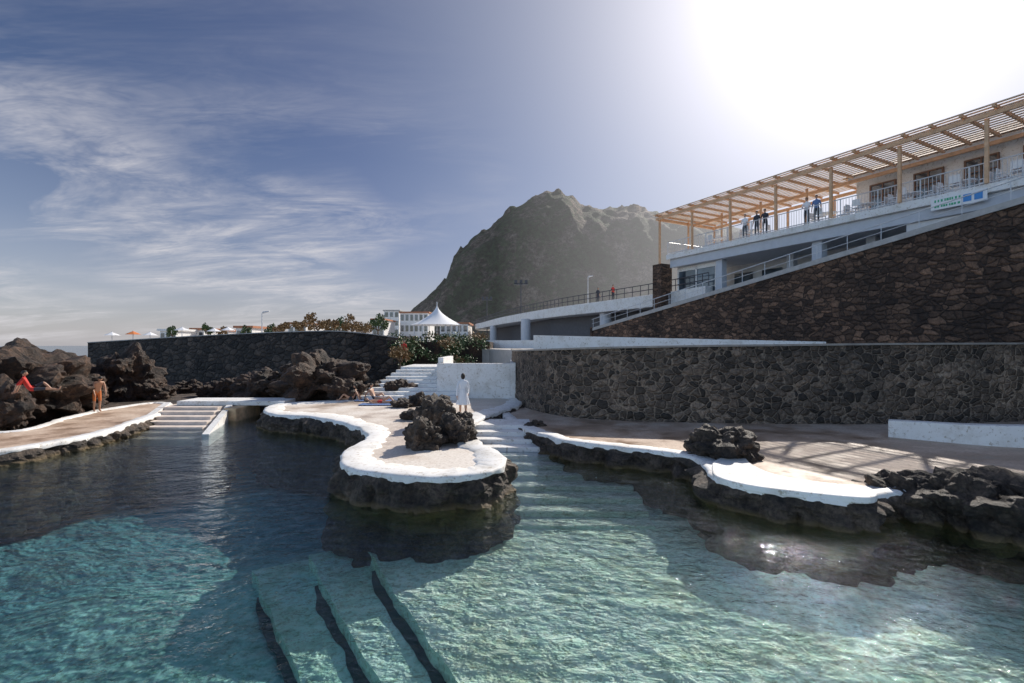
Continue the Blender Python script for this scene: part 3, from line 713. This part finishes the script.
def umbrella(px,ytop,d,mat):
    p=D(px,ytop,d); mb=MB(); mb.tube((p.x,d,3.6),(p.x,d,p.z+.05),.035,k=6,mi=1)
    k=8;n=len(mb.v); mb.v.append(Vector((p.x,d,p.z)))
    for i in range(k): a=2*math.pi*i/k; mb.v.append(Vector((p.x+.7*math.cos(a),d+.7*math.sin(a),p.z-.35)))
    for i in range(k):
        a=n+1+i; b_=n+1+(i+1)%k; mb.f.append([n,a,b_]); mb.m.append(0)
    obj_from('beach_umbrella',mb.v,mb.f,[mat,M_metal],mb.m)
for px,yt,mt in ((112,332,M_cwhite),(133,331,M_corange),(150,332,M_cwhite),(182,327,M_cwhite),(214,328,M_cwhite),(228,327,M_cwhite)): umbrella(px,yt,50,mt)
# ------------------------------------------------ people
def person(name,loc,rot,pose={},mats=None,hairlen=.0,scale=1.0,skirt_=None,tilt=None):
    J=dict(pel=(0,0,.95),spi=(0,0,1.14),che=(0,-.01,1.34),nec=(0,0,1.49),hed=(0,-.01,1.57),
      shL=(.165,0,1.42),elL=(.23,.03,1.14),wrL=(.25,-.04,.89),haL=(.25,-.06,.81),
      shR=(-.165,0,1.42),elR=(-.23,.03,1.14),wrR=(-.25,-.04,.89),haR=(-.25,-.06,.81),
      hiL=(.09,0,.90),knL=(.10,-.02,.50),anL=(.10,.03,.09),toL=(.11,-.14,.035),
      hiR=(-.09,0,.90),knR=(-.10,-.02,.50),anR=(-.10,.03,.09),toR=(-.11,-.14,.035))
    J.update(pose)
    R=dict(pel=(.135,.10),spi=(.12,.088),che=(.15,.105),nec=(.055,.055),hed=(.05,.05),sh=(.062,.062),el=(.042,.042),wr=(.028,.026),ha=(.036,.018),hi=(.09,.09),kn=(.056,.056),an=(.036,.038),to=(.035,.022))
    names=list(J); idx={n:i for i,n in enumerate(names)}
    E=[('pel','spi'),('spi','che'),('che','nec'),('nec','hed')]
    for s in 'LR': E+=[('che','sh'+s),('sh'+s,'el'+s),('el'+s,'wr'+s),('wr'+s,'ha'+s),('pel','hi'+s),('hi'+s,'kn'+s),('kn'+s,'an'+s),('an'+s,'to'+s)]
    me=bpy.data.meshes.new('t'); me.from_pydata([J[n] for n in names],[(idx[a],idx[b_]) for a,b_ in E],[])
    o=bpy.data.objects.new('t',me); scene.collection.objects.link(o)
    o.modifiers.new('s','SKIN'); o.modifiers['s'].use_smooth_shade=True
    for n in names:
        sv_=me.skin_vertices[0].data[idx[n]]; sv_.radius=R[n if n in R else n[:2]]; sv_.use_root=(n=='pel')
    ss=o.modifiers.new('ss','SUBSURF'); ss.levels=2; ss.render_levels=2
    dg=bpy.context.evaluated_depsgraph_get(); ev=o.evaluated_get(dg); m2=bpy.data.meshes.new_from_object(ev)
    bm=bmesh.new(); bm.from_mesh(m2); bpy.data.objects.remove(o)
    mt=dict(torso=M_skin,hips=M_skin,arm=M_skin,fore=M_skin,thigh=M_skin,calf=M_skin,foot=M_skin); mt.update(mats or {})
    ML=[M_skin,M_hair,M_cdark]; 
    for q in mt.values():
        if q not in ML: ML.append(q)
    segs=[]
    for a,b_ in E:
        k=a[:2]+b_[:2]
        L={'pesp':'torso','spch':'torso','chne':'torso','nehe':None,'chsh':'torso','shel':'arm','elwr':'fore','wrha':None,'pehi':'hips','hikn':'thigh','knan':'calf','anto':'foot'}[k]
        segs.append((Vector(J[a]),Vector(J[b_]),L))
    for f in bm.faces:
        c=f.calc_center_median(); best=1e9;bl=None
        for a,b_,L in segs:
            d=b_-a; t=max(0,min(1,(c-a).dot(d)/d.dot(d))); q=(c-(a+d*t)).length
            if L in('torso','hips'): q-=.05
            if q<best: best=q;bl=L
        f.material_index=ML.index(mt[bl]) if bl else 0; f.smooth=True
    for s in 'LR':
        w0=Vector(J['wr'+s]); h0=Vector(J['ha'+s]); d=(h0-w0).normalized(); sd=d.cross(Vector((1,0,0)) if abs(d.x)<.8 else Vector((0,0,1))).normalized(); nn=d.cross(sd)
        for k,(off,L) in enumerate(((-.027,.062),(-.009,.075),(.009,.078),(.027,.07),(.036,.055))):
            b0=h0+sd*off if k<4 else h0-d*.035+sd*.028
            dr=d if k<4 else (d+sd*.8).normalized()
            pts=[b0,b0+dr*L*.5+nn*.004,b0+dr*L+nn*.02]
            for (p,q,r1,r2) in ((pts[0],pts[1],.010,.009),(pts[1],pts[2],.009,.006)):
                ret=bmesh.ops.create_cone(bm,cap_ends=True,segments=6,radius1=r1,radius2=r2,depth=(q-p).length)
                Mx=Matrix.Translation((p+q)/2)@(q-p).to_track_quat('Z','Y').to_matrix().to_4x4()
                bmesh.ops.transform(bm,matrix=Mx,verts=ret['verts'])
    hd=Vector(J['hed']); up=(hd-Vector(J['nec'])).normalized(); 
    fw=Vector((0,-1,0)) if abs(up.y)<.8 else Vector((0,0,1)); 
    if tilt: fw=Vector(tilt)
    fw=(fw-up*fw.dot(up)).normalized(); rt_=up.cross(fw)
    Mh=Matrix((( *rt_,),( *(-fw),),( *up,))).transposed().to_4x4(); Mh.translation=hd+up*.085
    def add(prim_verts,mi,fn):
        for v in prim_verts: v.co=Mh@fn(v.co)
        for f in {f for v in prim_verts for f in v.link_faces}: f.material_index=mi; f.smooth=True
    r=bmesh.ops.create_uvsphere(bm,u_segments=20,v_segments=16,radius=1)['verts']
    def hfn(c):
        x,y,z=c.x*.075,c.y*.092,c.z*.115
        if z<-.03: x*=.82; y*=.9 if y<0 else .75
        if y<-.07 and abs(x)<.016 and -.04<z<.015: y-=.02
        return Vector((x,y,z))
    add(r,0,hfn)
    r=bmesh.ops.create_uvsphere(bm,u_segments=20,v_segments=16,radius=1)['verts']
    def hair(c):
        x,y,z=c.x*.083,c.y*.100+.010,c.z*.118+.012
        if y<-.02 and z<.055: y=max(y,-.02); x*=.97
        if z<-.02: z=-.02-hairlen*min(1,abs(z)/.1); y=max(y,.02)
        return Vector((x,y,z))
    add(r,1,hair)
    for sx_ in (-1,1):
        r=bmesh.ops.create_uvsphere(bm,u_segments=8,v_segments=6,radius=.011)['verts']; add(r,2,lambda c:c+Vector((sx_*.03,-.082,.002)))
        r=bmesh.ops.create_uvsphere(bm,u_segments=8,v_segments=6,radius=1)['verts']; add(r,0,lambda c:Vector((c.x*.012+sx_*.077,c.y*.02,c.z*.03)))
    r=bmesh.ops.create_uvsphere(bm,u_segments=8,v_segments=6,radius=1)['verts']; add(r,ML.index(M_cred) if M_cred in ML else 2,lambda c:Vector((c.x*.024,c.y*.006-.083,c.z*.006-.05)))
    if skirt_:
        z1,z0,r1,r0,mm=skirt_; 
        if mm not in ML: ML.append(mm)
        k=32;rings=8;vs=[]
        for rr in range(rings+1):
            t=rr/rings; row=[]
            for i in range(k):
                a=2*math.pi*i/k; rad=(r1+(r0-r1)*t)*(1+.07*t*math.sin(a*7)); row.append(bm.verts.new((math.cos(a)*rad,math.sin(a)*rad*.8,z1+(z0-z1)*t)))
            vs.append(row)
        for rr in range(rings):
            for i in range(k): f=bm.faces.new((vs[rr][i],vs[rr][(i+1)%k],vs[rr+1][(i+1)%k],vs[rr+1][i])); f.material_index=ML.index(mm); f.smooth=True
    me=bpy.data.meshes.new(name); bm.to_mesh(me); bm.free()
    for q in ML: me.materials.append(q)
    o=bpy.data.objects.new(name,me); o.location=loc; o.rotation_euler=(0,0,rot); o.scale=(scale,)*3; scene.collection.objects.link(o); return o
walk=dict(knL=(.10,-.14,.52),anL=(.10,-.22,.10),toL=(.11,-.38,.05),knR=(-.10,.05,.50),anR=(-.10,.28,.14),toR=(-.11,.16,.03),elL=(.24,.12,1.15),wrL=(.24,.12,.90),haL=(.24,.12,.82),elR=(-.24,-.04,1.15),wrR=(-.22,-.2,.95),haR=(-.21,-.24,.88))
p=G(463,418,PZ); person('walking_woman',p,math.pi+.15,walk,dict(torso=M_cwhite,hips=M_cwhite,arm=M_cwhite,fore=M_cwhite,thigh=M_cwhite),.10,1.0,(1.12,.55,.14,.27,M_cwhite))
bend=dict(pel=(0,.02,.93),spi=(0,-.05,1.10),che=(0,-.17,1.27),nec=(0,-.28,1.38),hed=(0,-.33,1.45),shL=(.165,-.22,1.34),shR=(-.165,-.22,1.34),elL=(.22,-.26,1.06),wrL=(.2,-.38,.85),haL=(.19,-.41,.78),elR=(-.22,-.26,1.06),wrR=(-.2,-.38,.85),haR=(-.19,-.41,.78),hiL=(.09,.02,.88),hiR=(-.09,.02,.88))
p=G(97,412,LZ); person('standing_man',(p.x,p.y,LZ),1.0,bend,dict(hips=M_corange,thigh=M_corange),0,1.05,tilt=(0,-1,-.6))
sit=dict(pel=(0,0,.12),spi=(0,.08,.28),che=(0,.16,.46),nec=(0,.18,.60),hed=(0,.17,.68),shL=(.165,.18,.54),shR=(-.165,.18,.54),elL=(.24,.34,.3),wrL=(.25,.40,.08),haL=(.25,.44,.03),elR=(-.24,.34,.3),wrR=(-.25,.40,.08),haR=(-.25,.44,.03),
  hiL=(.09,-.04,.11),hiR=(-.09,-.04,.11),knL=(.12,-.38,.38),anL=(.12,-.62,.08),toL=(.12,-.8,.05),knR=(-.12,-.48,.12),anR=(-.12,-.88,.07),toR=(-.12,-.94,.2))
lie=dict(pel=(0,0,.12),spi=(0,.19,.13),che=(0,.38,.14),nec=(0,.53,.15),hed=(0,.60,.17),shL=(.165,.46,.13),shR=(-.165,.46,.13),elL=(.3,.25,.08),wrL=(.26,.02,.06),haL=(.25,-.06,.05),elR=(-.3,.25,.08),wrR=(-.26,.02,.06),haR=(-.25,-.06,.05),
  hiL=(.09,-.05,.12),hiR=(-.09,-.05,.12),knL=(.11,-.42,.36),anL=(.11,-.72,.08),toL=(.11,-.88,.05),knR=(-.11,-.46,.10),anR=(-.11,-.88,.07),toR=(-.12,-.94,.2))
p=G(374,400,PZ); person('sunbather',p,1.3,sit,dict(hips=M_cdark),.12)
p=G(380,404,PZ); person('sunbather',p,1.5,lie,dict(hips=M_cred),.1)
p=G(352,401,PZ); person('sunbather',p,-1.4,sit,dict(hips=M_cdark),.12)
p=D(30,392,17.6); person('reclining_person',p,2.2,sit,dict(torso=M_cred,hips=M_cred,arm=M_cred,thigh=M_cdark),.02,.9)
mb=MB(); 
for px,py in ((374,401),(380,405)):
    q=G(px,py,PZ); mb.box(q.x-.95,q.x+.95,q.y-.35,q.y+.35,PZ+.035,PZ+.055)
mb.make('beach_towel',[M_cblue])
fr_=dict(elL=(.22,-.12,1.16),wrL=(.12,-.28,1.06),haL=(.08,-.34,1.05),elR=(-.22,-.12,1.16),wrR=(-.12,-.28,1.06),haR=(-.08,-.34,1.05))
for u,mt,ps in ((.6,M_cwhite,fr_),(-.3,M_cdark,{}),(-.9,M_cdark,fr_),(-3.7,M_cwhite,fr_),(-4.3,M_cblue,{})):
    person('terrace_visitor',T(Vector((u,.55,11.03))),random.uniform(-1,.6),ps,dict(torso=mt,arm=mt,hips=M_cdark,thigh=M_cdark,calf=M_cdark,foot=M_cdark),.03)
for px,d in ((598,49.5),(613,47)):
    q=D(px,300,d+2.5); person('visitor',(q.x,q.y,8.05),.5,{},dict(torso=M_cred if px>600 else M_cdark,arm=M_cdark,hips=M_cdark,thigh=M_cdark,calf=M_cdark,foot=M_cdark))
q=D(404,362,38); person('visitor',(q.x,q.y,2.2),.5,walk,dict(torso=M_cred,arm=M_cred,hips=M_cdark,thigh=M_cdark))
